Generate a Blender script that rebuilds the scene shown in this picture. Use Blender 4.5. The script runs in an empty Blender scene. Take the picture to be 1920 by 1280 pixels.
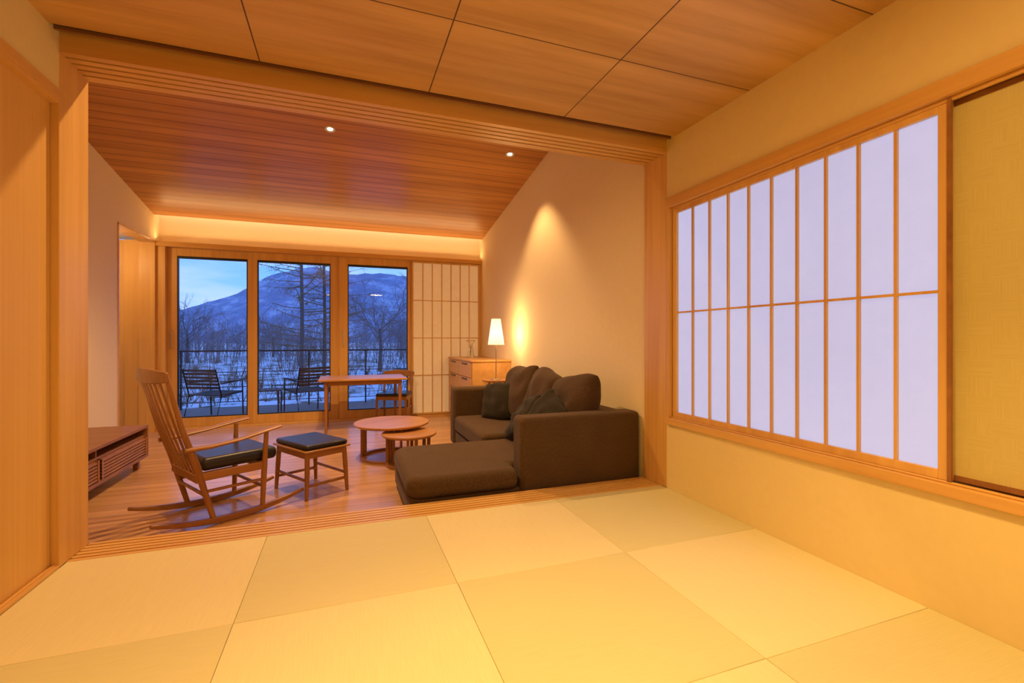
import bpy, math, random
from mathutils import Vector, Matrix
random.seed(7)
S = bpy.context.scene
COL = S.collection
try:
    S.view_settings.view_transform = 'Standard'
    S.view_settings.look = 'None'
except Exception as e:
    print(e)

# ------------------------------------------------------------ mesh builder
class MB:
    def __init__(s): s.v=[]; s.f=[]
    def add(s, vs, fs):
        o=len(s.v); s.v+= [tuple(v) for v in vs]; s.f += [tuple(i+o for i in f) for f in fs]; return s
    def box(s,x0,x1,y0,y1,z0,z1):
        return s.add([(x0,y0,z0),(x1,y0,z0),(x1,y1,z0),(x0,y1,z0),(x0,y0,z1),(x1,y0,z1),(x1,y1,z1),(x0,y1,z1)],
          [(0,3,2,1),(4,5,6,7),(0,1,5,4),(1,2,6,5),(2,3,7,6),(3,0,4,7)])
    def sweep(s, pts, w, h=None, n=4, ref=(0,0,1), closed=False):
        pts=[Vector(p) for p in pts]; N=len(pts)
        if h is None: h=w
        W=w if isinstance(w,(list,tuple)) else [w]*N
        H=h if isinstance(h,(list,tuple)) else [h]*N
        vs=[];fs=[]
        for i,p in enumerate(pts):
            if closed: t=pts[(i+1)%N]-pts[i-1]
            else: t=pts[min(i+1,N-1)]-pts[max(i-1,0)]
            t.normalize()
            r=Vector(ref)
            if abs(t.dot(r))>0.98: r=Vector((1,0,0)) if abs(t.x)<.9 else Vector((0,1,0))
            side=t.cross(r).normalized(); up=side.cross(t).normalized()
            for k in range(n):
                if n==4: a=[(-1,-1),(1,-1),(1,1),(-1,1)][k]; c,d=a[0]*.5,a[1]*.5
                else:
                    an=2*math.pi*k/n; c,d=math.cos(an)*.5,math.sin(an)*.5
                vs.append(p+side*(c*W[i])+up*(d*H[i]))
        for i in range(N if closed else N-1):
            j=(i+1)%N
            for k in range(n):
                l=(k+1)%n
                fs.append((i*n+k,i*n+l,j*n+l,j*n+k))
        if not closed:
            fs.append(tuple(reversed(range(n)))); fs.append(tuple((N-1)*n+k for k in range(n)))
        return s.add(vs,fs)
    def cyl(s,p0,p1,r0,r1=None,n=16):
        r1=r0 if r1 is None else r1
        return s.sweep([p0,p1],[2*r0,2*r1],n=n)
    def lathe(s,prof,n=32,c=(0,0,0),close=False):
        vs=[];fs=[];m=len(prof)
        for k in range(n):
            a=2*math.pi*k/n
            for r,z in prof: vs.append((c[0]+r*math.cos(a),c[1]+r*math.sin(a),c[2]+z))
        for k in range(n):
            l=(k+1)%n
            for i in range(m-1): fs.append((k*m+i,l*m+i,l*m+i+1,k*m+i+1))
            if close: fs.append((k*m+m-1,l*m+m-1,l*m,k*m))
        return s.add(vs,fs)
    def extr(s,poly,z0,z1):
        n=len(poly)
        vs=[(x,y,z0) for x,y in poly]+[(x,y,z1) for x,y in poly]
        fs=[tuple(reversed(range(n))),tuple(range(n,2*n))]+[(i,(i+1)%n,n+(i+1)%n,n+i) for i in range(n)]
        return s.add(vs,fs)
    def obj(s,name,mat,parent=None,bevel=0,seg=2,smooth=False,sub=0,**kw):
        me=bpy.data.meshes.new(name); me.from_pydata(s.v,[],s.f); me.update()
        o=bpy.data.objects.new(name,me); COL.objects.link(o)
        if mat: me.materials.append(mat)
        if parent: o.parent=parent
        if bevel:
            b=o.modifiers.new('b','BEVEL'); b.width=bevel; b.segments=seg; b.limit_method='ANGLE'; b.angle_limit=.7
            b.harden_normals=False
        if sub:
            m=o.modifiers.new('s','SUBSURF'); m.levels=sub; m.render_levels=sub
        if smooth or bevel:
            for p in me.polygons: p.use_smooth=True
            if not sub:
                try: me.set_sharp_from_angle(angle=math.radians(40 if smooth else 50))
                except Exception: pass
        for k,v in kw.items(): o[k]=v
        return o
def empty(name,loc,rot=0,**kw):
    e=bpy.data.objects.new(name,None); e.empty_display_size=.1; e.location=loc; e.rotation_euler=(0,0,rot)
    COL.objects.link(e)
    for k,v in kw.items(): e[k]=v
    return e
def dup(top, loc, rot=None, **kw):
    n=top.copy(); COL.objects.link(n); n.location=loc
    if rot is not None: n.rotation_euler=(0,0,rot)
    for k,v in kw.items(): n[k]=v
    def rec(src,dst):
        for c in list(src.children):
            d=c.copy(); COL.objects.link(d); d.parent=dst
            d.matrix_parent_inverse=c.matrix_parent_inverse.copy()
            rec(c,d)
    rec(top,n); return n

# ------------------------------------------------------------ materials
class NT:
    def __init__(s,name):
        s.m=bpy.data.materials.new(name); s.m.use_nodes=True; s.t=s.m.node_tree; s.n=s.t.nodes
        s.b=s.n['Principled BSDF']
    def new(s,t,**kw):
        n=s.n.new(t)
        for k,v in kw.items(): setattr(n,k,v)
        return n
    def link(s,a,b): s.t.links.new(a,b)
    def math(s,op,a,b=None,c=None):
        n=s.new('ShaderNodeMath',operation=op)
        for i,x in enumerate((a,b,c)):
            if x is None: continue
            if isinstance(x,(int,float)): n.inputs[i].default_value=x
            else: s.link(x,n.inputs[i])
        return n.outputs[0]
    def pos(s,world=True):
        if world: return s.new('ShaderNodeNewGeometry').outputs['Position']
        return s.new('ShaderNodeTexCoord').outputs['Object']
    def noise(s,vec,scale,sc=(1,1,1),detail=4,rough=.5):
        m=s.new('ShaderNodeMapping'); m.inputs['Scale'].default_value=sc; s.link(vec,m.inputs['Vector'])
        n=s.new('ShaderNodeTexNoise'); n.inputs['Scale'].default_value=scale; n.inputs['Detail'].default_value=detail
        n.inputs['Roughness'].default_value=rough
        s.link(m.outputs[0],n.inputs['Vector']); return n.outputs[0]
    def ramp(s,fac,stops):
        r=s.new('ShaderNodeValToRGB'); e=r.color_ramp.elements
        while len(e)<len(stops): e.new(.5)
        for i,(p,c) in enumerate(stops): e[i].position=p; e[i].color=(c[0],c[1],c[2],1)
        s.link(fac,r.inputs[0]); return r.outputs[0]
    def mix(s,fac,a,b,mode='MIX'):
        n=s.new('ShaderNodeMix',data_type='RGBA',blend_type=mode)
        for i,x in ((0,fac),(6,a),(7,b)):
            if isinstance(x,(int,float)): n.inputs[i].default_value=x
            elif isinstance(x,(tuple,list)): n.inputs[i].default_value=(x[0],x[1],x[2],1)
            else: s.link(x,n.inputs[i])
        return n.outputs[2]
    def bump(s,h,st=.2,dist=.01):
        b=s.new('ShaderNodeBump'); b.inputs['Strength'].default_value=st; b.inputs['Distance'].default_value=dist
        s.link(h,b.inputs['Height']); s.link(b.outputs[0],s.b.inputs['Normal'])
    def sep(s,v):
        n=s.new('ShaderNodeSeparateXYZ'); s.link(v,n.inputs[0]); return n.outputs
    def col(s,c): 
        if isinstance(c,(tuple,list)): s.b.inputs['Base Color'].default_value=(c[0],c[1],c[2],1)
        else: s.link(c,s.b.inputs['Base Color'])
    def rough(s,r): s.b.inputs['Roughness'].default_value=r

def wood(name,c1,c2,axis='X',rough=.4,scale=1.,world=False,seams=(),fine=22,var=0,spec=.5):
    t=NT(name); p=t.pos(world)
    i='XYZ'.index(axis); sc=[fine,fine,fine]; sc[i]=.7
    a=t.noise(p,scale,tuple(sc),5,.6)
    sc2=[5,5,5]; sc2[i]=.5
    b=t.noise(p,scale*1.0,tuple(sc2),3)
    f=t.math('ADD',t.math('MULTIPLY',a,.55),t.math('MULTIPLY',b,.45))
    c=t.ramp(f,[(.35,c2),(.62,c1)])
    xyz=t.sep(p)
    for k,(ax,w,off,th) in enumerate(seams):
        v=t.math('DIVIDE',t.math('SUBTRACT',xyz['XYZ'.index(ax)],off),w)
        fr=t.math('FRACT',v)
        d=t.math('LESS_THAN',fr,th/w)
        if var and k==0:
            wn=t.new('ShaderNodeTexWhiteNoise',noise_dimensions='1D'); t.link(t.math('FLOOR',v),wn.inputs['W'])
            g=t.math('ADD',t.math('MULTIPLY',wn.outputs[0],var),1-var)
            cc=t.new('ShaderNodeCombineColor')
            for q in range(3): t.link(g,cc.inputs[q])
            c=t.mix(1.,c,cc.outputs[0],'MULTIPLY')
        c=t.mix(d,c,(c2[0]*.18,c2[1]*.15,c2[2]*.12))
    t.col(c); t.rough(rough); t.b.inputs['Specular IOR Level'].default_value=spec
    t.bump(a,.06,.002)
    return t.m
def plaster(name,c,rough=.9):
    t=NT(name); n=t.noise(t.pos(),30,(1,1,1),5)
    t.col(t.ramp(n,[(.3,[x*.97 for x in c]),(.7,c)])); t.rough(rough); t.bump(t.noise(t.pos(),140),.06,.001); return t.m
def plain(name,c,rough=.5,metal=0,bumpsc=60):
    t=NT(name); n=t.noise(t.pos(False),bumpsc,(1,1,1),3)
    t.col(t.ramp(n,[(.3,[x*.85 for x in c]),(.7,c)])); t.rough(rough); t.b.inputs['Metallic'].default_value=metal
    return t.m
def fabric(name,c,c2):
    t=NT(name); p=t.pos(False)
    n=t.noise(p,260,(1,1,.3),2); m=t.noise(p,6,(1,1,1),3)
    col=t.ramp(n,[(.3,c2),(.7,c)]); col=t.mix(t.math('MULTIPLY',m,.35),col,tuple(x*.5 for x in c2))
    t.col(col); t.rough(.95); t.b.inputs['Specular IOR Level'].default_value=.15
    t.b.inputs['Sheen Weight'].default_value=.08
    t.bump(n,.35,.003); return t.m
def emis(name,c,st):
    t=NT(name); t.col(c); t.b.inputs['Emission Color'].default_value=(c[0],c[1],c[2],1)
    t.b.inputs['Emission Strength'].default_value=st; t.rough(.9); return t.m

W_TRIM=wood('trim_wood',(.78,.48,.15),(.64,.35,.10),'X',.38,world=True)
W_TRIMZ=wood('trim_wood_vertical',(.78,.48,.15),(.62,.34,.10),'Z',.38,world=True)
W_TRIMY=wood('trim_wood_depth',(.78,.48,.15),(.64,.35,.10),'Y',.38,world=True)
W_DOOR=wood('door_wood',(.76,.46,.14),(.68,.39,.105),'Z',.5,world=True,fine=60)
W_CEIL=wood('ceiling_panel_wood',(.72,.45,.17),(.47,.26,.08),'X',.5,world=True,fine=9,
            seams=(('X',.8125,-.3815,.006),('Y',.62,1.905,.006)))
W_LCEIL=wood('ceiling_board_wood',(.70,.34,.09),(.48,.20,.045),'X',.30,world=True,fine=12,
            seams=(('Y',.118,0,.006),),var=.16)
W_FLOOR=wood('floor_board_wood',(.70,.41,.19),(.56,.30,.13),'X',.25,world=True,fine=10,
            seams=(('Y',.12,0,.003),),var=.2)
W_FURN=wood('furniture_wood',(.42,.20,.065),(.29,.125,.036),'X',.35)
W_FURNZ=wood('furniture_wood_vertical',(.40,.19,.06),(.28,.12,.035),'Z',.35)
W_TBL=wood('table_wood',(.56,.29,.11),(.42,.20,.07),'X',.35)
W_DARK=wood('walnut_wood',(.33,.15,.05),(.22,.09,.03),'X',.4)
GROOVE=plain('painted_groove_shade',(.16,.08,.03),.6)  # dark colour that paints shade into the track grooves
PL_T=plaster('tatami_room_plaster',(.82,.68,.33))
PL_L=plaster('living_room_plaster',(.88,.75,.48))
BLACK=plain('black_frame',(.02,.02,.022),.4)
DKMET=plain('dark_metal',(.035,.033,.035),.45,.3)
BRASS=plain('satin_metal',(.45,.40,.33),.35,.9)
LEATH=plain('black_leather',(.018,.017,.022),.36)
SOFA=fabric('sofa_fabric',(.145,.090,.046),(.078,.047,.022))
CUSH=fabric('cushion_fabric',(.115,.070,.038),(.06,.035,.018))
TEAL=fabric('pillow_fabric',(.055,.045,.03),(.022,.020,.014))
DSLAT=wood('outdoor_slat_wood',(.10,.065,.05),(.06,.04,.03),'X',.6)

def tatami(name,c,axis):
    t=NT(name); p=t.pos(); 
    sc=(260,8,8) if axis=='X' else (8,260,8)
    n=t.noise(p,1,sc,2); m=t.noise(p,3,(1,1,1),3)
    col=t.ramp(n,[(.3,[x*.93 for x in c]),(.7,c)])
    col=t.mix(t.math('MULTIPLY',m,.15),col,tuple(x*.85 for x in c))
    t.col(col); t.rough(.6); t.b.inputs['Specular IOR Level'].default_value=.3
    t.bump(n,.10,.001); return t.m
TA=tatami('tatami_weave_lengthwise',(.80,.72,.41),'X')
TB=tatami('tatami_weave_crosswise',(.70,.645,.34),'Y')

def glassm():
    t=NT('window_glass'); 
    tr=t.new('ShaderNodeBsdfTransparent'); tr.inputs[0].default_value=(.93,.95,1,1)
    gl=t.new('ShaderNodeBsdfGlossy'); gl.inputs['Roughness'].default_value=.01
    n=t.noise(t.pos(),.8); fac=t.math('ADD',t.math('MULTIPLY',n,.01),.012)
    mx=t.new('ShaderNodeMixShader'); t.link(fac,mx.inputs[0]); t.link(tr.outputs[0],mx.inputs[1]); t.link(gl.outputs[0],mx.inputs[2])
    t.link(mx.outputs[0],t.n['Material Output'].inputs[0]); return t.m
GLASS=glassm()
def paper(name,c,e,st,w=.0):
    t=NT(name); p=t.pos(); n=t.noise(p,14,(1,1,1),6,.7)
    big=t.noise(p,.9)
    t.col(t.ramp(n,[(.3,[x*.93 for x in c]),(.7,c)])); t.rough(.9)
    t.b.inputs['Specular IOR Level'].default_value=.1
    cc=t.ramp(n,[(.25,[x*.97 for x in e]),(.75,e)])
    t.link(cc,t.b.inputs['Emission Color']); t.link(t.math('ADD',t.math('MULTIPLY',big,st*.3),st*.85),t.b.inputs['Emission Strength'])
    return t.m
PAP_W=paper('shoji_paper_painted_dusk_glow',(.26,.29,.36),(.50,.53,.84),.84)  # emission stands in for dusk light coming through the paper
PAP_L=paper('shoji_paper_warm_glow',(.84,.72,.50),(1,.70,.36),.16)  # slight warm glow put into the paper as emission
def fusuma():
    t=NT('woven_panel_paper'); p=t.pos()
    a=t.noise(p,1,(3,8,220),3); b=t.noise(p,1,(3,220,8),3)
    ck=t.new('ShaderNodeTexChecker'); ck.inputs['Scale'].default_value=15; t.link(p,ck.inputs['Vector'])
    m=t.mix(ck.outputs['Fac'],a,b)
    t.col(t.ramp(m,[(.3,(.575,.485,.18)),(.7,(.62,.525,.205))])); t.rough(.8); return t.m
FUS=fusuma()

ST=dict(kind='structure')
def sbox(name,x0,x1,y0,y1,z0,z1,mat,bevel=0,**kw):
    d=dict(ST); d.update(kw)
    return MB().box(x0,x1,y0,y1,z0,z1).obj(name,mat,bevel=bevel,**d)
RX=2.05; LX=-1.17; CZ=2.336; F2=-.18; BY=7.3; RX2=2.08; LX2=-2.27
YB=-2.0
# ------------------------------------------------------------ tatami room shell
MB().box(LX-.1,RX+.05,YB,2.64,-.18,-.03).obj('floor',TB,**ST)
xs=[2.05-.805*i for i in range(5)]; ys=[2.642-.773*j for j in range(6)]
for j in range(5):
    for i in range(4):
        x1,x0=xs[i]-.0006,xs[i+1]+.0006; y1,y0=ys[j]-.0006,ys[j+1]+.0006
        m=MB().box(x0,x1,y0,y1,-.03,0).obj('tatami_mat',TA if (i+j)%2==1 else TB,bevel=.0015,seg=1)
        m['label']='square borderless tatami mat of woven straw' ; m['category']='tatami mat'; m['group']='tatami mats on the floor'
w=MB(); w.box(RX,RX+.2,YB,2.585,-.18,.435); w.box(RX,RX+.2,YB,2.585,1.94,CZ+.2); w.box(RX,RX+.2,2.56,2.585,.435,1.94)
w.box(RX,RX+.2,YB,-.5,.435,1.94); w.box(RX+.12,RX+.2,-.5,2.56,.435,1.94)
w.obj('wall_right',PL_T,**ST)
sbox('wall_back',LX-.2,RX+.2,YB-.15,YB,-.18,CZ+.2,PL_T)
w=MB(); w.box(LX-.2,LX,YB,2.585,2.075,CZ+.2); w.box(LX-.2,LX-.07,YB,2.585,-.18,2.075)
w.obj('wall_left',PL_T,**ST)
sbox('ceiling',LX-.2,RX+.2,YB,2.51,CZ,CZ+.1,W_CEIL)
w=MB(); w.box(LX-.1,RX+.1,2.51,2.585,CZ+.014,CZ+.1); w.obj('slot_shade',BLACK,**ST)  # black fill paints deep shade inside the ceiling slot
MB().box(LX,RX,2.542,2.554,CZ-.002,CZ+.014).obj('trim_2',W_DARK,**ST)
w=MB(); w.box(LX-.2,RX+.1,2.585,2.835,2.285,CZ+.12)
for k in range(5):
    y0=2.585+ .05*k; w.box(LX,RX,y0,y0+ (.034 if k<4 else .05),2.258,2.285)
w.obj('trim_3',W_TRIM,**ST)
MB().box(LX,RX,2.60,2.80,2.278,2.284).obj('groove_shade_header',GROOVE,**ST)  # dark strip painting the shade between the header rails
sbox('wall_header',LX2-.2,RX2+.2,2.64,2.835,CZ+.1,3.6,PL_L)
w=MB(); w.box(LX-.1,RX+.1,2.642,2.85,-.18,-.016)
for k in range(6):
    y0=2.642+.0365*k; w.box(LX,RX,y0,y0+.025,-.016,0.001)
w.obj('trim_4',W_TRIM,**ST)
MB().box(LX,RX,2.66,2.83,-.016,-.012).obj('groove_shade_sill',GROOVE,**ST)  # painted shade strip between the sill rails
sbox('trim_5',LX-.1,LX,2.585,2.835,-.0,2.272,W_TRIMZ,.003)
sbox('trim_6',RX,RX+.2,2.585,2.835,-.0,2.272,W_TRIMZ,.003)
MB().box(LX-.065,LX-.03,-1.2,2.58,.012,2.075).obj('door_1',W_DOOR,**ST)
w=MB(); w.box(LX-.07,LX+.012,YB,2.585,2.045,2.085); w.box(LX-.07,LX+.0,YB,2.585,2.03,2.045); w.obj('trim_7',W_TRIMY,**ST)
w=MB(); w.box(LX-.07,LX-.0,YB,2.585,-.0,.012); w.box(LX-.022,LX-.01,YB,2.585,0.012,.018); w.obj('trim_8',W_TRIMY,**ST)
w=MB(); w.box(RX-.02,RX+.12,-.5,2.575,1.875,1.94); w.box(RX+.005,RX+.02,-.5,2.56,1.86,1.875); w.obj('trim_9',W_TRIMY,bevel=.003,**ST)
w=MB(); w.box(RX-.02,RX+.12,-.5,2.575,.435,.478); w.box(RX,RX+.014,-.5,2.56,.478,.486); w.obj('slot_shade0',W_TRIMY,bevel=.003,**ST)
sbox('slot_shade1',RX-.015,RX+.12,2.548,2.575,.478,1.875,W_TRIMZ,.002)

def shoji(name,axis,u0,u1,z0,z1,p,cols,rows,fr,bar,pmat,wm,label,depth=.03,sgn=1):
    e=empty(name,(0,0,0),label=label,category='shoji screen')
    c=((p,(u0+u1)/2) if axis=='Y' else ((u0+u1)/2,p)); e.location=(c[0],c[1],z0)
    def B(mb,a0,a1,d0,d1,zz0,zz1):
        if axis=='Y': mb.box(d0,d1,a0-c[1],a1-c[1],zz0-z0,zz1-z0)
        else: mb.box(a0-c[0],a1-c[0],d0,d1,zz0-z0,zz1-z0)
    D=depth*sgn
    m=MB(); d0,d1=sorted((0,D))
    B(m,u0,u0+fr,d0,d1,z0,z1);B(m,u1-fr,u1,d0,d1,z0,z1);B(m,u0+fr,u1-fr,d0,d1,z0,z0+fr);B(m,u0+fr,u1-fr,d0,d1,z1-fr,z1)
    m.obj('frame',wm,e,bevel=.0015)
    m=MB(); a,b=sorted((D*.15,D*.6))
    for k in range(1,cols):
        x=u0+fr+(u1-u0-2*fr)*k/cols; B(m,x-bar/2,x+bar/2,a,b,z0+fr,z1-fr)
    for k in range(1,rows):
        z=z0+fr+(z1-z0-2*fr)*k/rows; B(m,u0+fr,u1-fr,a+.001,b,z-bar/2,z+bar/2)
    m.obj('lattice',wm,e)
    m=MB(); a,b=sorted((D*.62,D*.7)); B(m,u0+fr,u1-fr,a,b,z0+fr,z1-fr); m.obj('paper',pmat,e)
    return e
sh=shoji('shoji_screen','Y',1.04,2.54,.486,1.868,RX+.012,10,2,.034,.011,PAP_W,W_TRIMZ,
   'wooden shoji window with translucent paper given a painted blue-violet dusk glow')
MB().box(-.012,.0,-.762,-.750,.0,1.382).obj('edge_strip',W_DARK,sh)
e=empty('sliding_panel',(RX+.045,.52,.486),label='sliding panel covered in plain woven yellow-green paper with wooden frame',category='sliding panel')
MB().box(0,.02,-.58,.575,.02,1.362).obj('panel_face',FUS,e)
m=MB(); m.box(-.001,.022,-.6,-.58,0,1.382);m.box(-.001,.022,.575,.595,0,1.382);m.box(-.001,.022,-.58,.575,0,.02);m.box(-.001,.022,-.58,.575,1.362,1.382);m.obj('panel_frame',W_DARK,e)

# ------------------------------------------------------------ living room shell
MB().box(LX2-1.4,RX2+.2,2.85,BY+.1,F2-.1,F2).obj('floor_living',W_FLOOR,**ST)
MB().box(RX2,RX2+.2,2.835,BY+.3,F2,3.6).obj('wall_side_right',PL_L,**ST)
w=MB(); w.box(LX2-.15,LX2,2.835,6.12,F2,3.6); w.box(LX2-.15,LX2,6.12,BY,2.26,3.6); w.obj('wall_side_left',PL_L,**ST)
sbox('wall_front_left',LX2-.1,LX-.1,2.7,2.835,F2,3.6,PL_L)
sbox('wall_front_right',RX+.1,RX2+.2,2.85,2.86,F2,3.6,PL_L)
def zc(y): return 2.56+.17*(BY-y)
m=MB(); y0,y1=2.7,7.12
m.add([(LX2-.1,y0,zc(y0)),(RX2+.1,y0,zc(y0)),(RX2+.1,y1,zc(y1)),(LX2-.1,y1,zc(y1)),
       (LX2-.1,y0,zc(y0)+.1),(RX2+.1,y0,zc(y0)+.1),(RX2+.1,y1,zc(y1)+.1),(LX2-.1,y1,zc(y1)+.1)],
      [(0,3,2,1),(4,5,6,7),(0,1,5,4),(1,2,6,5),(2,3,7,6),(3,0,4,7)])
m.obj('ceiling_sloped',W_LCEIL,**ST)
sbox('ceiling_cove',LX2-.1,RX2+.1,7.08,BY+.1,2.80,2.9,PL_L)
sbox('wall_window_top',LX2-.1,RX2+.1,BY,BY+.12,2.2,2.82,PL_L)
sbox('wall_window_side',1.05,RX2+.1,BY,BY+.12,F2,2.2,PL_L)
w=MB(); w.box(LX2,RX2,7.13,BY+.06,2.20,2.262); w.obj('slot_shade2',W_TRIM,bevel=.004,**ST)
w=MB(); w.box(LX2,-2.165,7.16,BY+.1,F2,2.2); w.obj('slot_shade3',W_TRIMZ,bevel=.003,**ST)
w=MB(); w.box(-2.165,RX2,7.14,BY+.1,F2,F2+.02); w.obj('slot_shade4',W_TRIM,**ST)
w=MB(); w.box(2.05,RX2,7.16,BY,F2+.02,2.2); w.obj('slot_shade5',W_TRIMZ,**ST)
def sash(i,x0,x1,g0,g1,y,handle=None):
    m=MB(); zb,zt=F2+.02,2.2
    m.box(x0,g0,y,y+.05,zb,zt); m.box(g1,x1,y,y+.05,zb,zt); m.box(g0,g1,y,y+.05,zb,-.04); m.box(g0,g1,y,y+.05,2.10,zt)
    o=m.obj('window_%d'%i,W_TRIMZ,bevel=.003,**ST)
    m=MB(); g=.014
    m.box(g0,g0+g,y+.008,y+.042,-.04,2.10); m.box(g1-g,g1,y+.008,y+.042,-.04,2.10); m.box(g0+g,g1-g,y+.008,y+.042,-.04,-.026); m.box(g0+g,g1-g,y+.008,y+.042,2.07,2.10)
    m.obj('gasket',BLACK,o)
    MB().box(g0+g,g1-g,y+.022,y+.028,-.026,2.07).obj('glass',GLASS,o)
    if handle is not None:
        m=MB(); m.sweep([(handle,y-.001,.88),(handle,y-.035,.88),(handle,y-.035,1.12),(handle,y-.001,1.12)],.014,n=8,ref=(1,0,0)); m.obj('handle',BRASS,o,smooth=True)
sash(1,-2.165,-1.18,-2.057,-1.239,7.24,-2.115)
sash(2,-1.18,-.062,-1.121,-.177,7.24)
sash(3,-.062,1.06,.0587,.922,7.20,.0)
shoji('shoji_screen','X',.975,2.05,-.15,2.195,7.155,7,4,.026,.013,PAP_L,W_TRIMZ,
      'tall wooden shoji panel with cream paper beside the glass doors',depth=.03)
sbox('wall_alcove',LX2-1.4,LX2-1.3,5.9,BY+.1,F2,2.6,PL_L)
sbox('wall_alcove_front',LX2-1.4,LX2-.15,5.85,5.95,F2,2.6,PL_L)
sbox('ceiling_alcove',LX2-1.4,LX2-.05,5.9,BY+.1,2.3,2.4,PL_L)
sbox('door_2',-2.585,LX2,7.15,7.2,F2,2.26,W_DOOR)
m=MB(); m.box(-3.57,-2.66,7.24,7.245,F2,2.26); m.obj('window_4',GLASS,**ST)
m=MB(); m.box(-2.66,-2.585,7.2,7.26,F2,2.26); m.obj('slot_shade6',W_TRIMZ,**ST)
m=MB(); m.box(LX2-.155,LX2+.008,6.1,6.122,F2,2.245); m.box(LX2-.155,LX2+.008,6.1,7.15,2.235,2.259); m.box(LX2-.16,LX2+.008,7.12,7.16,F2,2.235); m.obj('slot_shade7',W_TRIMZ,**ST)

# ------------------------------------------------------------ downlights
SPOTW=(1,.60,.26)
LENS=emis('lamp_lens',(1,.85,.6),9)
WHITE=plain('white_ring',(.8,.78,.74),.4)
def downlight(x,y):
    z=zc(y); e=empty('downlight',(x,y,z),label='small recessed round downlight in the sloped wooden ceiling',category='ceiling light',group='ceiling downlights')
    e.rotation_euler=(math.atan(-.17),0,0)
    MB().lathe([(.048,.002),(.048,-.006),(.034,-.006),(.026,.0)],32).obj('ring',WHITE,e,smooth=True)
    MB().lathe([(.0,-.001),(.020,-.001),(.026,-.0005)],24).obj('lens',LENS,e)
    return e
D1=downlight(-.12,4.733); D2=downlight(1.689,4.718)
def light(name,typ,loc,energy,color,rot=(0,0,0),**kw):
    l=bpy.data.lights.new(name,typ); l.energy=energy; l.color=color
    for k,v in kw.items(): setattr(l,k,v)
    o=bpy.data.objects.new(name,l); o.location=loc; o.rotation_euler=rot; COL.objects.link(o); return o
light('downlight_beam','SPOT',(-.12,4.733,zc(4.733)-.03),180,SPOTW,spot_size=2.1,spot_blend=.7,shadow_soft_size=.03)
light('downlight_beam','SPOT',(1.689,4.718,zc(4.718)-.03),90,SPOTW,rot=(0,.10,0),spot_size=1.62,spot_blend=.5,shadow_soft_size=.02)
light('downlight_beam','SPOT',(-.3,3.5,3.1),140,SPOTW,spot_size=2.6,spot_blend=.8,shadow_soft_size=.03)
light('cove_strip_or_fill','AREA',((LX2+RX2)/2,7.2,2.74),5.5,(1,.62,.30),rot=(math.radians(12),0,0),shape='RECTANGLE',size=4.3,size_y=.05)
light('cove_strip_or_fill','AREA',((LX2+RX2)/2,7.18,2.30),9,(1,.58,.24),rot=(math.radians(180+24),0,0),shape='RECTANGLE',size=4.3,size_y=.05)  # added upward fill imitating glow bounced off the wall band
light('alcove_fill','POINT',(-2.75,6.3,2.05),12,(1,.62,.28),shadow_soft_size=.06)  # unseen fill light added to brighten the alcove panel
TW=(1,.62,.22)
light('ceiling_lamp','AREA',(.9,.25,2.3),25,TW,shape='DISK',size=.35)
light('ceiling_lamp','AREA',(-.3,-.1,2.3),15,TW,shape='DISK',size=.35)
light('ceiling_lamp','SPOT',(1.05,.75,2.3),125,TW,spot_size=1.5,spot_blend=.75,shadow_soft_size=.08)
light('ceiling_lamp','SPOT',(-.15,.55,2.3),80,TW,spot_size=1.5,spot_blend=.75,shadow_soft_size=.08)

# ------------------------------------------------------------ sofa
sofa=empty('sofa',(1.6,4.0,F2),label='low L-shaped dark brown fabric sofa with chaise against the wall',category='sofa')
def sp(name,mb,mat=SOFA,b=.03,seg=4,**kw):
    mb.v=[(x-1.6,y-4.0,z-F2) for x,y,z in mb.v]; return mb.obj(name,mat,sofa,bevel=b,seg=seg,**kw)
sp('base',MB().extr([(.39,2.93),(2.04,2.93),(2.04,5.12),(1.15,5.12),(1.15,3.84),(.39,3.84)],-.15,.0),b=.015)
m=MB(); poly=[]
def rc(cx,cy,r,a0,a1,n=8): return [(cx+r*math.cos(math.radians(a0+(a1-a0)*k/n)),cy+r*math.sin(math.radians(a0+(a1-a0)*k/n))) for k in range(n+1)]
poly=rc(.47,2.99,.1,180,270)+[(1.10,2.89),(1.115,3.09),(1.88,3.09),(1.88,3.86)]+rc(.52,3.71,.15,90,180)
sp('chaise_cushion',m.extr(poly,.0,.135),b=.05,seg=5)
sp('seat_cushion',MB().box(1.13,1.88,3.87,4.96,.0,.17),b=.045,seg=5)
sp('backrest',MB().box(1.88,2.06,3.06,5.0,-.1,.45),b=.035)
sp('arm',MB().box(1.125,2.06,4.97,5.14,-.15,.47),b=.035,seg=5)
sp('arm',MB().box(1.12,2.065,2.90,3.08,-.15,.47),b=.035,seg=5)
for x,y in ((.48,3.0),(.48,3.75),(1.98,3.0),(1.25,5.05),(1.98,5.05)):
    sp('foot',MB().box(x-.03,x+.03,y-.03,y+.03,-.18,-.15),BLACK,b=.004)

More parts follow.
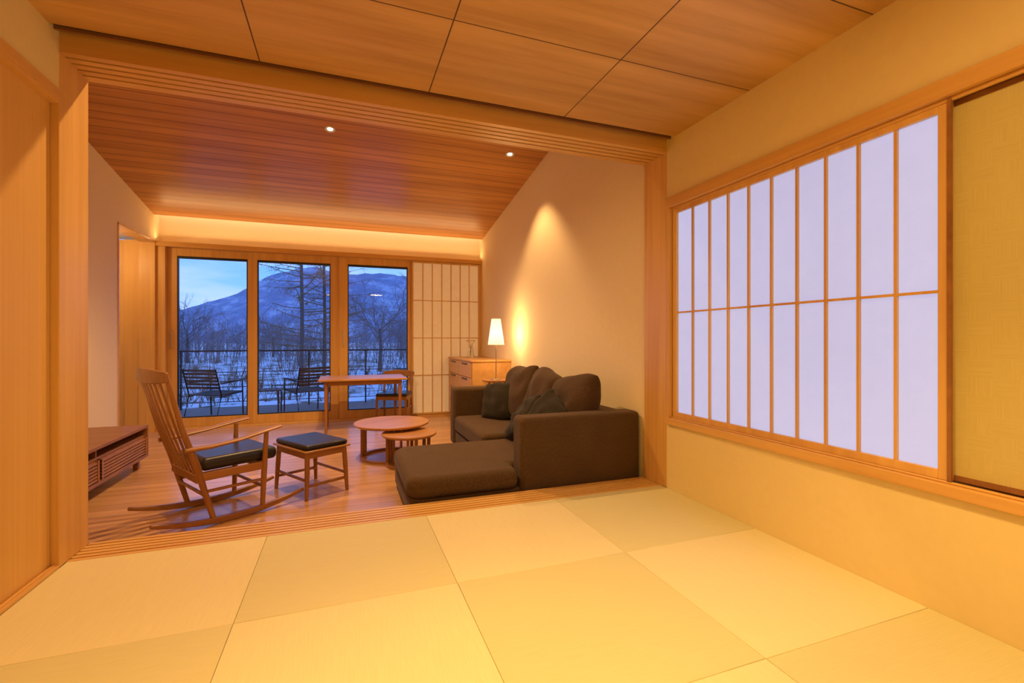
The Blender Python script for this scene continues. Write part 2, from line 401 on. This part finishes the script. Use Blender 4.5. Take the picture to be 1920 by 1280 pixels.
def pillow(name,loc,size,th,rz,tilt,mat,label,group,puff=.42,roll=0,seed=0):
    import mathutils.noise as mn
    n=26; vs=[];fs=[]
    for sgn in (1,-1):
        for i in range(n+1):
            for j in range(n+1):
                u=math.sin((-1+2*i/n)*math.pi/2); v=math.sin((-1+2*j/n)*math.pi/2)
                h=((1-abs(u)**2.6)*(1-abs(v)**2.6))
                h=max(h,0)**puff
                k=1-.09*(u*u*v*v)   # soften the corners
                wr=.07*mn.noise(Vector((u*1.8+seed,v*1.8,sgn)))*h
                vs.append((u*size[0]/2*k*(1-.04*(1-v*v)*abs(u)**6), sgn*(th/2*h)+wr*.6, v*size[1]/2*k+.03*mn.noise(Vector((u*1.5,seed,0)))))
    N=(n+1)**2
    for i in range(n):
        for j in range(n):
            a=i*(n+1)+j; q=(a,a+1,a+n+2,a+n+1)
            fs.append(q); fs.append(tuple(N+k for k in reversed(q)))
    m=MB(); m.add(vs,fs); o=m.obj(name,mat,smooth=True,label=label,category='cushion',group=group)
    o.rotation_euler=(Matrix.Rotation(rz,4,'Z')@Matrix.Rotation(tilt,4,'X')@Matrix.Rotation(roll,4,'Y')).to_euler()
    o.location=loc
    w=o.modifiers.new('w','WELD'); w.merge_threshold=.0005
    return o
Q=math.pi/2
for q,(y,r) in enumerate(((4.52,.07),(3.92,-.08),(3.36,.05))):
    pillow('back_cushion',(1.73,y,.45),(.62,.55),.25,Q+r,.28,CUSH,'large square brown back cushion on the sofa','back cushions on the sofa',roll=r*2,seed=q*3.3)
pillow('throw_pillow',(1.54,4.66,.35),(.42,.40),.17,Q+.55,.35,TEAL,'small dark square throw pillow by the sofa arm','throw pillows on the sofa',roll=.1,seed=9)
pillow('throw_pillow',(1.46,3.74,.32),(.40,.40),.15,Q-.3,.6,TEAL,'small dark throw pillow leaning on back cushions','throw pillows on the sofa',roll=.5,seed=11)
pillow('throw_pillow',(1.48,3.34,.37),(.42,.40),.15,Q+.2,.55,TEAL,'small dark throw pillow leaning on back cushions','throw pillows on the sofa',roll=-.5,seed=14)

# ------------------------------------------------------------ rocking chair
rc_=empty('rocking_chair',(-.784,3.705,F2),math.radians(31.8),label='wooden high-backed rocking chair with black leather seat cushion',category='rocking chair')
for s_ in (-1,1):
    pts=[];N=14
    for k in range(N+1):
        x=-.47+.92*k/N; pts.append((x,s_*.235,.020+.30*x*x))
    MB().sweep(pts,[.022+.012*math.sin(math.pi*k/N) for k in range(N+1)],[.022+.02*math.sin(math.pi*k/N) for k in range(N+1)]).obj('rocker',W_FURN,rc_,bevel=.006)
    MB().sweep([(-.14,s_*.235,.04),(-.19,s_*.235,.22),(-.23,s_*.235,.38),(-.31,s_*.245,.62),(-.40,s_*.265,.97)],[.032,.036,.04,.034,.026],[.032,.036,.042,.034,.024],n=10).obj('back_post',W_FURNZ,rc_,smooth=True)
    MB().sweep([(.16,s_*.235,.035),(.17,s_*.24,.30),(.18,s_*.25,.545)],[.03,.038,.028],n=10).obj('front_leg',W_FURNZ,rc_,smooth=True)
    MB().sweep([(-.30,s_*.252,.50),(-.16,s_*.268,.505),(.0,s_*.28,.525),(.16,s_*.275,.555),(.27,s_*.262,.572)],[.03,.045,.055,.06,.045],[.03,.026,.024,.024,.018],n=10).obj('armrest',W_FURN,rc_,smooth=True)
    MB().cyl((-.20,s_*.235,.22),(.165,s_*.238,.22),.010,n=10).obj('stretcher',W_FURN,rc_,smooth=True)
    MB().box(-.22,.17,s_*.235-.012,s_*.235+.012,.29,.34).obj('side_rail',W_FURN,rc_,bevel=.004)
MB().box(.155,.185,-.235,.235,.29,.34).obj('front_rail',W_FURN,rc_,bevel=.004)
MB().cyl((.165,-.235,.17),(.165,.235,.17),.011,n=10).obj('stretcher',W_FURN,rc_,smooth=True)
MB().cyl((-.19,-.235,.2),(-.19,.235,.2),.011,n=10).obj('stretcher',W_FURN,rc_,smooth=True)
MB().box(-.235,-.205,-.235,.235,.28,.33).obj('rear_rail',W_FURN,rc_,bevel=.004)
pts=[(-.405-.035*(1-(y/.30)**2),y,.955) for y in [-.30+.6*k/12 for k in range(13)]]
MB().sweep(pts,.022,[.06+.035*(1-(2*k/12-1)**2) for k in range(13)]).obj('top_rail',W_FURN,rc_,bevel=.007)
for k in range(6):
    y=-.18+.36*k/5; c=.03*(1-(y/.26)**2)
    MB().sweep([(-.215,y*.92,.31),(-.27-c*.6,y*.96,.48),(-.32-c,y,.66),(-.40-c,y*1.08,.93)],[.026,.028,.03,.034],[.010]*4,ref=(1,0,.3)).obj('slat',W_FURNZ,rc_,bevel=.003)
MB().box(-.20,.27,-.222,.222,.342,.425).obj('seat_cushion',LEATH,rc_,bevel=.03,seg=5)

# ------------------------------------------------------------ footstool
fs_=empty('footstool',(-.237,3.98,F2),math.radians(31.8),label='wooden footstool with black leather pad beside the rocking chair',category='footstool')
for sx in (-1,1):
    for sy in (-1,1):
        MB().sweep([(sx*.165,sy*.235,0),(sx*.155,sy*.225,.20),(sx*.15,sy*.215,.345)],[.026,.036,.034],n=10).obj('leg',W_FURNZ,fs_,smooth=True)
for sx in (-1,1):
    MB().box(sx*.155-.011,sx*.155+.011,-.22,.22,.30,.345).obj('side_rail',W_FURN,fs_,bevel=.004)
    MB().cyl((sx*.157,-.225,.14),(sx*.157,.225,.14),.011,n=10).obj('stretcher',W_FURN,fs_,smooth=True)
for sy in (-1,1):
    MB().box(-.155,.155,sy*.22-.011,sy*.22+.011,.30,.345).obj('end_rail',W_FURN,fs_,bevel=.004)
    MB().cyl((-.157,sy*.225,.10),(.157,sy*.225,.10),.011,n=10).obj('stretcher',W_FURN,fs_,smooth=True)
MB().box(-.185,.185,-.255,.255,.345,.362).obj('seat_frame',W_FURN,fs_,bevel=.008)
MB().box(-.17,.17,-.24,.24,.362,.40).obj('pad',LEATH,fs_,bevel=.018,seg=4)

# ------------------------------------------------------------ nesting tables
def rtable(loc,r,h,rot,label,rb):
    e=empty('coffee_table',loc,rot,label=label,category='coffee table',group='nesting round tables')
    MB().lathe([(0,h-.028),(r-.02,h-.028),(r-.004,h-.018),(r,h-.006),(r-.004,h),(0,h)],64).obj('table_top',W_TBL,e,smooth=True)
    for k in range(3):
        a=2*math.pi*k/3
        c,s_=math.cos(a),math.sin(a); R=r*.80
        m=MB()
        for o in (-.035,.035):
            m.sweep([(R*c-o*s_,R*s_+o*c,.0+.01),(R*c-o*s_,R*s_+o*c,h-.028)],.02,.03,ref=(c,s_,0))
        m.obj('leg',W_FURNZ,e,bevel=.003)
    pts=[(rb*math.cos(2*math.pi*k/48),rb*math.sin(2*math.pi*k/48),.012) for k in range(48)]
    MB().sweep(pts,.03,.022,closed=True).obj('base_ring',W_FURN,e,smooth=False)
rtable((.46,4.82,F2),.37,.35,.6,'large round wooden coffee table with ring base',.37*.80)
rtable((.585,4.46,F2),.255,.30,2.6,'small round wooden coffee table nested under the larger one',.255*.80)

# ------------------------------------------------------------ dining table & chair
dt=empty('dining_table',(.245,6.5,F2),label='rectangular wooden table with slim tapered legs near the windows',category='table')
MB().box(-.54,.54,-.36,.36,.655,.68).obj('table_top',W_TBL,dt,bevel=.006)
m=MB(); m.box(-.44,.44,-.29,-.27,.60,.655);m.box(-.44,.44,.27,.29,.60,.655);m.box(-.46,-.44,-.27,.27,.60,.655);m.box(.44,.46,-.27,.27,.60,.655);m.obj('apron',W_FURN,dt)
for sx in (-1,1):
    for sy in (-1,1):
        MB().sweep([(sx*.45,sy*.29,0),(sx*.45,sy*.29,.655)],[.03,.048],n=10).obj('leg',W_FURNZ,dt,smooth=True)
def dchair(loc,rot,label):
    e=empty('dining_chair',loc,rot,label=label,category='chair')
    for sy in (-1,1):
        MB().sweep([(.19,sy*.21,0),(.18,sy*.2,.38)],[.026,.036],n=10).obj('leg',W_FURNZ,e,smooth=True)
        MB().sweep([(-.21,sy*.2,0),(-.18,sy*.2,.38),(-.21,sy*.2,.56),(-.24,sy*.19,.68)],[.026,.036,.03,.026],n=10).obj('leg',W_FURNZ,e,smooth=True)
        MB().cyl((-.19,sy*.2,.2),(.18,sy*.2,.2),.01,n=8).obj('stretcher',W_FURN,e)
        MB().box(-.18,.18,sy*.2-.01,sy*.2+.01,.33,.38).obj('side_rail',W_FURN,e)
    MB().box(.17,.19,-.2,.2,.33,.38).obj('front_rail',W_FURN,e)
    pts=[(-.24-.05*(1-(y/.23)**2),y,.675) for y in [-.23+.46*k/12 for k in range(13)]]
    MB().sweep(pts,.022,[.05+.05*(1-(2*k/12-1)**2) for k in range(13)]).obj('backrest',W_FURN,e,bevel=.006)
    MB().box(-.2,.2,-.215,.215,.38,.42).obj('seat',LEATH,e,bevel=.015,seg=3)
    return e
dchair((.69,6.85,F2),math.radians(-110),'wooden dining chair with curved backrest and dark seat at the table')

# ------------------------------------------------------------ chest
ch=empty('sideboard',(1.81,6.45,F2),label='light wooden chest of drawers against the wall beside the shoji',category='chest of drawers')
W_CH=wood('chest_wood',(.66,.38,.14),(.54,.28,.09),'Y',.4)
MB().box(-.26,.265,-.69,.68,.06,.885).obj('body',W_CH,ch,bevel=.004)
MB().box(-.275,.268,-.70,.69,.885,.91).obj('top',W_CH,ch,bevel=.004)
MB().box(-.24,.25,-.66,.66,0,.06).obj('plinth',W_DARK,ch)
for c in range(2):
    for r in range(4):
        y0=-.68+.675*c; z0=.08+.2*r
        d=MB().box(-.275,-.26,y0+.006,y0+.665,z0+.004,z0+.194).obj('drawer',W_CH,ch,bevel=.003)
        MB().box(-.283,-.275,y0+.20,y0+.47,z0+.165,z0+.182).obj('handle',BLACK,d)
va=empty('glass_vase',(1.74,6.55,.7305),label='small clear glass vase holding dried sprigs on the chest',category='vase')
def clear():
    t=NT('clear_glass'); t.col((.95,.95,.9)); t.rough(.03); t.b.inputs['Transmission Weight'].default_value=1
    t.b.inputs['IOR'].default_value=1.3; return t.m
CG=clear()
MB().lathe([(0,.002),(.045,.002),(.05,.02),(.035,.12),(.022,.17),(.025,.19),(.022,.19),(.019,.17),(.031,.12),(.045,.022),(0,.008)],24).obj('glass',CG,va,smooth=True)
m=MB()
for k in range(7):
    a=k*.9; m.sweep([(0,0,.02),(.01*math.cos(a),.01*math.sin(a),.15),(.055*math.cos(a),.055*math.sin(a),.25)],.003,n=5)
    m.lathe([(0,-.012),(.009,0),(0,.012)],6,(.055*math.cos(a),.055*math.sin(a),.25))
m.obj('sprigs',plain('dried_plant',(.45,.28,.10),.9),va)
st=empty('side_table',(1.76,5.42,F2),label='small round wooden side table behind the sofa arm',category='side table')
MB().lathe([(0,.665),(.16,.665),(.172,.672),(.172,.685),(0,.685)],40).obj('table_top',W_FURN,st,smooth=True)
for k in range(3):
    a=2.1*k; MB().sweep([(.14*math.cos(a),.14*math.sin(a),0),(.11*math.cos(a),.11*math.sin(a),.665)],[.022,.03],n=8).obj('leg',W_FURNZ,st,smooth=True)
lp=empty('table_lamp',(1.76,5.42,.505),label='slim table lamp with tapered glowing white shade',category='lamp')
MB().lathe([(0,.012),(.06,.012),(.065,.006),(.065,0.0),(0,0.0)],32).obj('base',BRASS,lp,smooth=True)
MB().cyl((0,0,.012),(0,0,.50),.006,n=10).obj('pole',BRASS,lp,smooth=True)
t=NT('lamp_shade'); t.col((.9,.85,.75)); t.rough(.9)
g=t.sep(t.new('ShaderNodeTexCoord').outputs['Generated'])[2]
t.link(t.ramp(g,[(0,(1,.62,.26)),(.45,(1,.80,.50)),(1,(1,.66,.30))]),t.b.inputs['Emission Color']); t.b.inputs['Emission Strength'].default_value=1.7
MB().lathe([(.1,.43),(.055,.745),(.053,.745),(.098,.43)],40,close=True).obj('shade',t.m,lp,smooth=True)
MB().lathe([(0,.50),(.012,.50),(.026,.56),(.026,.60),(0,.625)],16).obj('bulb',emis('bulb',(1,.8,.5),6),lp,smooth=True)
light('lamp_glow','POINT',(1.90,5.45,1.05),7,(1,.6,.25),shadow_soft_size=.05)
light('lamp_glow','POINT',(1.76,5.42,1.30),4,(1,.6,.25),shadow_soft_size=.04)

# ------------------------------------------------------------ TV console
tv=empty('media_console',(-1.98,4.3,F2),label='low dark wooden media console with slatted doors against the wall',category='console')
m=MB(); m.box(-.28,.28,-.9,.9,.365,.39); m.box(-.28,.28,-.9,.9,.10,.125); m.box(-.28,.28,-.9,-.875,.125,.365); m.box(-.28,.28,.875,.9,.125,.365); m.box(-.28,-.26,-.875,.875,.125,.365); m.box(-.26,.25,-.01,.01,.125,.365); m.box(-.26,.26,-.875,.875,.285,.30)
m.obj('body',W_DARK,tv,bevel=.002)
for y0 in (-.86,.02):
    m=MB()
    for k in range(6):
        z=.135+.0245*k; m.box(.262,.275,y0,y0+.84,z,z+.015)
    m.box(.25,.28,y0,y0+.02,.128,.283); m.box(.25,.28,y0+.82,y0+.84,.128,.283); m.box(.25,.262,y0,y0+.84,.128,.283)
    m.obj('slatted_door',W_FURN,tv)
for sx in (-.2,.22):
    for y in (-.8,.8): MB().box(sx-.02,sx+.02,y-.02,y+.02,0,.10).obj('leg',W_DARK,tv,bevel=.003)

# ------------------------------------------------------------ balcony
DK=-.2
sbox('floor_deck',-4.5,3.5,BY+.12,9.5,DK-.08,DK,wood('deck_wood',(.16,.13,.11),(.10,.08,.07),'X',.6,world=True,seams=(('Y',.12,0,.008),)))
rl=empty('balcony_railing',(-.6,9.35,DK),label='dark metal balcony railing with thin horizontal bars',category='railing')
MB().box(-4,4,-.03,.03,.985,1.01).obj('top_rail',DKMET,rl)
for z in (.10,.36,.62): MB().box(-4,4,-.006,.006,z,z+.012).obj('bar',DKMET,rl)
for k in range(9): MB().box(-4+k*1.0-.012,-4+k*1.0+.012,-.02,.02,0,.985).obj('post',DKMET,rl)
def ochair(loc,rot):
    e=empty('outdoor_chair',loc,rot,label='dark slatted outdoor armchair on the snowy deck',category='chair',group='outdoor chairs on the deck')
    m=MB()
    for sy in (-1,1):
        m.sweep([(.26,sy*.28,0),(.24,sy*.28,.56),(-.20,sy*.28,.54)],.022,n=8)
        m.sweep([(-.28,sy*.27,0),(-.18,sy*.27,.36),(-.30,sy*.27,.76)],.022,n=8)
        m.sweep([(-.2,sy*.27,.34),(.25,sy*.27,.38)],.022,n=8)
    m.obj('frame',DKMET,e,smooth=True)
    m=MB()
    for k in range(6):
        z=.46+.052*k; x=-.21-.03*k*.52
        m.box(x-.008,x+.008,-.27,.27,z,z+.036)
    m.obj('backrest',DSLAT,e)
    m=MB()
    for k in range(7): x=-.19+.065*k; m.box(x,x+.05,-.265,.265,.355+.004*k,.372+.004*k)
    m.obj('seat',DSLAT,e)
    for sy in (-1,1): MB().box(-.2,.27,sy*.28-.025,sy*.28+.025,.56,.575).obj('armrest',DSLAT,e)
    return e
c1=ochair((-1.86,8.25,DK),math.radians(62))
dup(c1,(-.54,8.3,DK),math.radians(118))
ot=empty('outdoor_table',(-1.17,8.35,DK),label='small dark slatted outdoor table between the chairs',category='table')
m=MB()
for k in range(6): m.box(-.24+.082*k,-.24+.082*k+.068,-.22,.22,.38,.4)
m.obj('table_top',DSLAT,ot)
for sx in (-1,1):
    for sy in (-1,1): MB().cyl((sx*.2,sy*.19,0),(sx*.2,sy*.19,.38),.011,n=8).obj('leg',DKMET,ot)

# ------------------------------------------------------------ landscape
t=NT('snowy_meadow'); p=t.pos()
a=t.noise(p,.9,(1,1,1),6,.7); b=t.noise(p,.12,(1,1,1),3)
f=t.math('ADD',t.math('MULTIPLY',a,.7),t.math('MULTIPLY',b,.3))
t.col(t.ramp(f,[(.38,(.07,.055,.03)),(.44,(.16,.13,.07)),(.48,(.62,.66,.75)),(.58,(.80,.84,.92))])); t.rough(.9)
GZ=-1.0
import mathutils.noise as mn
m=MB(); vs=[];fs=[];nx,ny=60,60
for i in range(nx+1):
    for j in range(ny+1):
        x=-150+300*i/nx; y=9.6+ (j/ny)**2*260
        z=GZ+.25*mn.noise(Vector((x*.15,y*.15,0))) 
        vs.append((x,y,z))
for i in range(nx):
    for j in range(ny):
        q=i*(ny+1)+j; fs.append((q,q+ny+1,q+ny+2,q+1))
m.add(vs,fs).obj('ground',t.m,smooth=True,kind='structure')
t=NT('hazy_mountain_slope'); p=t.pos()
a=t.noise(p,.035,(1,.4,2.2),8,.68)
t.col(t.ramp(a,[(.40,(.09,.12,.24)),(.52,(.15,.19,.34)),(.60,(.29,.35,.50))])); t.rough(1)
t.b.inputs['Emission Color'].default_value=(.03,.06,.17,1); t.b.inputs['Emission Strength'].default_value=1.0  # bluish haze put into the slope colour and this faint emission
prof=[(-3,.02),(-1.2,.04),(-.72,.072),(-.64,.090),(-.60,.105),(-.55,.130),(-.50,.152),(-.455,.162),(-.41,.160),(-.36,.155),(-.28,.150),(-.22,.142),(-.1,.12),(.1,.09),(.5,.05),(3,.02)]
def pr(tn):
    for k in range(len(prof)-1):
        if prof[k][0]<=tn<=prof[k+1][0]:
            f=(tn-prof[k][0])/(prof[k+1][0]-prof[k][0]); return (prof[k][1]*(1-f)+prof[k+1][1]*f)*.88
    return .02
TH=math.radians(19.96)
vs=[];fs=[];n1,n2=160,24
for i in range(n1+1):
    tn=-1.6+2.6*i/n1
    for j in range(n2+1):
        d=400+ 350*j/n2; g=math.sin(min(1,(j/n2)*1.1)*math.pi/2)
        X=tn*d*math.cos(TH)+d*math.sin(TH); Y=-tn*d*math.sin(TH)+d*math.cos(TH)
        hgt=pr(tn)*750*g
        hgt+=hgt*.13*mn.fractal(Vector((X*.012,Y*.012,0)),.8,2.1,5)*(1-.6*(j==n2))
        vs.append((X,Y,GZ+hgt-3))
for i in range(n1):
    for j in range(n2):
        q=i*(n2+1)+j; fs.append((q,q+n2+1,q+n2+2,q+1))
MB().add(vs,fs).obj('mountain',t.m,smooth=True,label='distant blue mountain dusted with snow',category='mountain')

BARK=plain('bark',(.13,.10,.09),.95,0,20); TWIG=plain('twig',(.24,.19,.19),.95,0,20)
LTW=plain('larch_twig',(.24,.14,.07),.95,0,20)
def sp3(tn,d): return (tn*d*math.cos(TH)+d*math.sin(TH), -tn*d*math.sin(TH)+d*math.cos(TH))
def branch(mb,p,dr,L,r,lev,droop=0,nn=4,spread=.6):
    pts=[Vector(p)];d=Vector(dr).normalized();N=4
    for k in range(N):
        d=(d+Vector((random.uniform(-.15,.15),random.uniform(-.15,.15),random.uniform(-.12,.12)-droop))).normalized()
        pts.append(pts[-1]+d*L/N)
    rr=[2*r*(1-.75*k/N) for k in range(N+1)]
    mb.sweep(pts,rr,n=3 if lev==0 else 5)
    if lev>0:
        for k in range(nn):
            i=random.randint(1,N); q=pts[i]
            nd=(d+Vector((random.gauss(0,spread),random.gauss(0,spread),random.gauss(.1,spread)))).normalized()
            branch(mb,q,nd,L*random.uniform(.45,.7),r*.5,lev-1,droop,nn,spread)
def larch(tn,d,h,label):
    x,y=sp3(tn,d); e=empty('larch_tree',(x,y,GZ-.1),label=label,category='tree',group='larch trees beyond the deck')
    m=MB(); m.sweep([(0,0,0),(.03,0,h*.3),(-.03,.02,h*.65),(0,0,h)],[.18,.14,.09,.02],n=8); m.obj('trunk',BARK,e,smooth=True)
    m=MB(); z=1.4
    while z<h:
        a=random.uniform(0,6.28); L=(h-z)*.24+.6
        L*=random.uniform(.6,1.2)
        dr=Vector((math.cos(a),math.sin(a),random.uniform(-.12,.15)))
        pts=[Vector((0,0,z))]
        for k in range(5): 
            dr=(dr+Vector((random.uniform(-.1,.1),random.uniform(-.1,.1),.04))).normalized(); pts.append(pts[-1]+dr*L/5)
        m.sweep(pts,[.04,.032,.026,.02,.014,.008],n=4)
        for k in range(1,6):
            for s_ in range(4):
                q=pts[k]; dd=Vector((random.uniform(-1,1),random.uniform(-1,1),random.uniform(-.9,.1)))
                l=random.uniform(.15,.5); m.sweep([q,q+dd*l*.6,q+dd*l+Vector((0,0,-.06))],[.015,.011,.007],n=3)
        z+=random.uniform(.08,.15)
    m.obj('branches',LTW,e)
larch(-.454,19,11,'tall bare larch tree with layered drooping branches')
larch(-.405,21,10.5,'tall bare larch tree with layered drooping branches')
def baretree(tn,d,h,label):
    x,y=sp3(tn,d); e=empty('bare_tree',(x,y,GZ-.1),label=label,category='tree',group='bare trees in the meadow')
    m=MB(); m.sweep([(0,0,0),(.05,0,h*.2),(0,.03,h*.42)],[.3,.22,.16],n=7); m.obj('trunk',BARK,e,smooth=True)
    m=MB()
    for k in range(9):
        a=k*.75; z=h*random.uniform(.22,.42)
        branch(m,(0,0,z),(math.cos(a),math.sin(a),random.uniform(.6,1.4)),h*.38,.055,3,0,5,.5)
    m.obj('branches',TWIG,e)
baretree(-.285,30,6.6,'wide rounded leafless tree in the snow')
baretree(-.70,40,6.0,'tall thin leafless tree in the snow')
baretree(-.24,46,6.0,'leafless tree at the thicket edge')
baretree(-.515,52,5.6,'leafless tree at the thicket edge')
m=MB()
for k in range(1500):
    d=random.uniform(32,90); tn=random.uniform(-1.25,0.0); x,y=sp3(tn,d); h=random.uniform(1.4,4.6)*(.6+d/120)
    lean=random.uniform(-.4,.4)
    m.sweep([(x,y,GZ-.2),(x+lean*.4,y,GZ+h*.5),(x+lean,y,GZ+h)],[.06,.04,.012],n=3)
    for q in range(10):
        z=GZ+h*random.uniform(.15,.95); l=random.uniform(.4,1.1); s_=random.choice((-1,1))
        m.sweep([(x+lean*(z-GZ)/h,y,z),(x+lean*.5+s_*l*.45,y+random.uniform(-.3,.3),z+l*.8)],[.035,.012],n=3)
m.obj('bare_woodland',TWIG,kind='stuff',label='dense thicket of thin leafless trees across the meadow',category='woodland')
m=MB()
for k in range(1700):
    d=random.uniform(13,44); tn=random.uniform(-1.1,0.0); x,y=sp3(tn,d); h=random.uniform(.25,.9)
    if mn.noise(Vector((x*.25,y*.25,3)))<-.05: continue
    for q in range(4):
        a=random.uniform(0,6.28); 
        m.sweep([(x,y,GZ-.1),(x+.25*math.cos(a),y+.25*math.sin(a),GZ+h)],[.025,.008],n=3)
m.obj('dry_grass',plain('dry_grass_stems',(.24,.13,.07),.95),kind='stuff',label='dry brown grass and shrubs poking through snow',category='grass')

# ------------------------------------------------------------ world
wd=bpy.data.worlds.new('dusk'); S.world=wd; wd.use_nodes=True; nt=wd.node_tree; N=nt.nodes; L=nt.links
bg=N['Background']; tc=N.new('ShaderNodeTexCoord'); sx=N.new('ShaderNodeSeparateXYZ'); L.new(tc.outputs['Generated'],sx.inputs[0])
r=N.new('ShaderNodeValToRGB'); e=r.color_ramp.elements
e[0].position=0.0; e[0].color=(.28,.42,.74,1); e[1].position=.5; e[1].color=(.06,.18,.58,1)
k=e.new(.10); k.color=(.15,.34,.76,1); k=e.new(.2); k.color=(.09,.27,.70,1)
L.new(sx.outputs[2],r.inputs[0])
mp=N.new('ShaderNodeMapping'); mp.inputs['Scale'].default_value=(3,3,14); L.new(tc.outputs['Generated'],mp.inputs[0])
no=N.new('ShaderNodeTexNoise'); no.inputs['Scale'].default_value=1.3; no.inputs['Detail'].default_value=6; L.new(mp.outputs[0],no.inputs[0])
cr=N.new('ShaderNodeValToRGB'); cr.color_ramp.elements[0].position=.46; cr.color_ramp.elements[1].position=.70
L.new(no.outputs[0],cr.inputs[0])
mx=N.new('ShaderNodeMix'); mx.data_type='RGBA'; L.new(cr.outputs[0],mx.inputs[0]); L.new(r.outputs[0],mx.inputs[6]); mx.inputs[7].default_value=(.34,.44,.70,1)
L.new(mx.outputs[2],bg.inputs[0]); bg.inputs[1].default_value=2.1

# ------------------------------------------------------------ camera
cd=bpy.data.cameras.new('camera'); cam=bpy.data.objects.new('camera',cd); COL.objects.link(cam)
cam.location=(0,0,1.0); cam.rotation_euler=(math.pi/2,0,-TH)
cd.sensor_width=36; cd.lens=36*870/1920; cd.shift_y=-4/1920; cd.clip_start=.02; cd.clip_end=3000
S.camera=cam
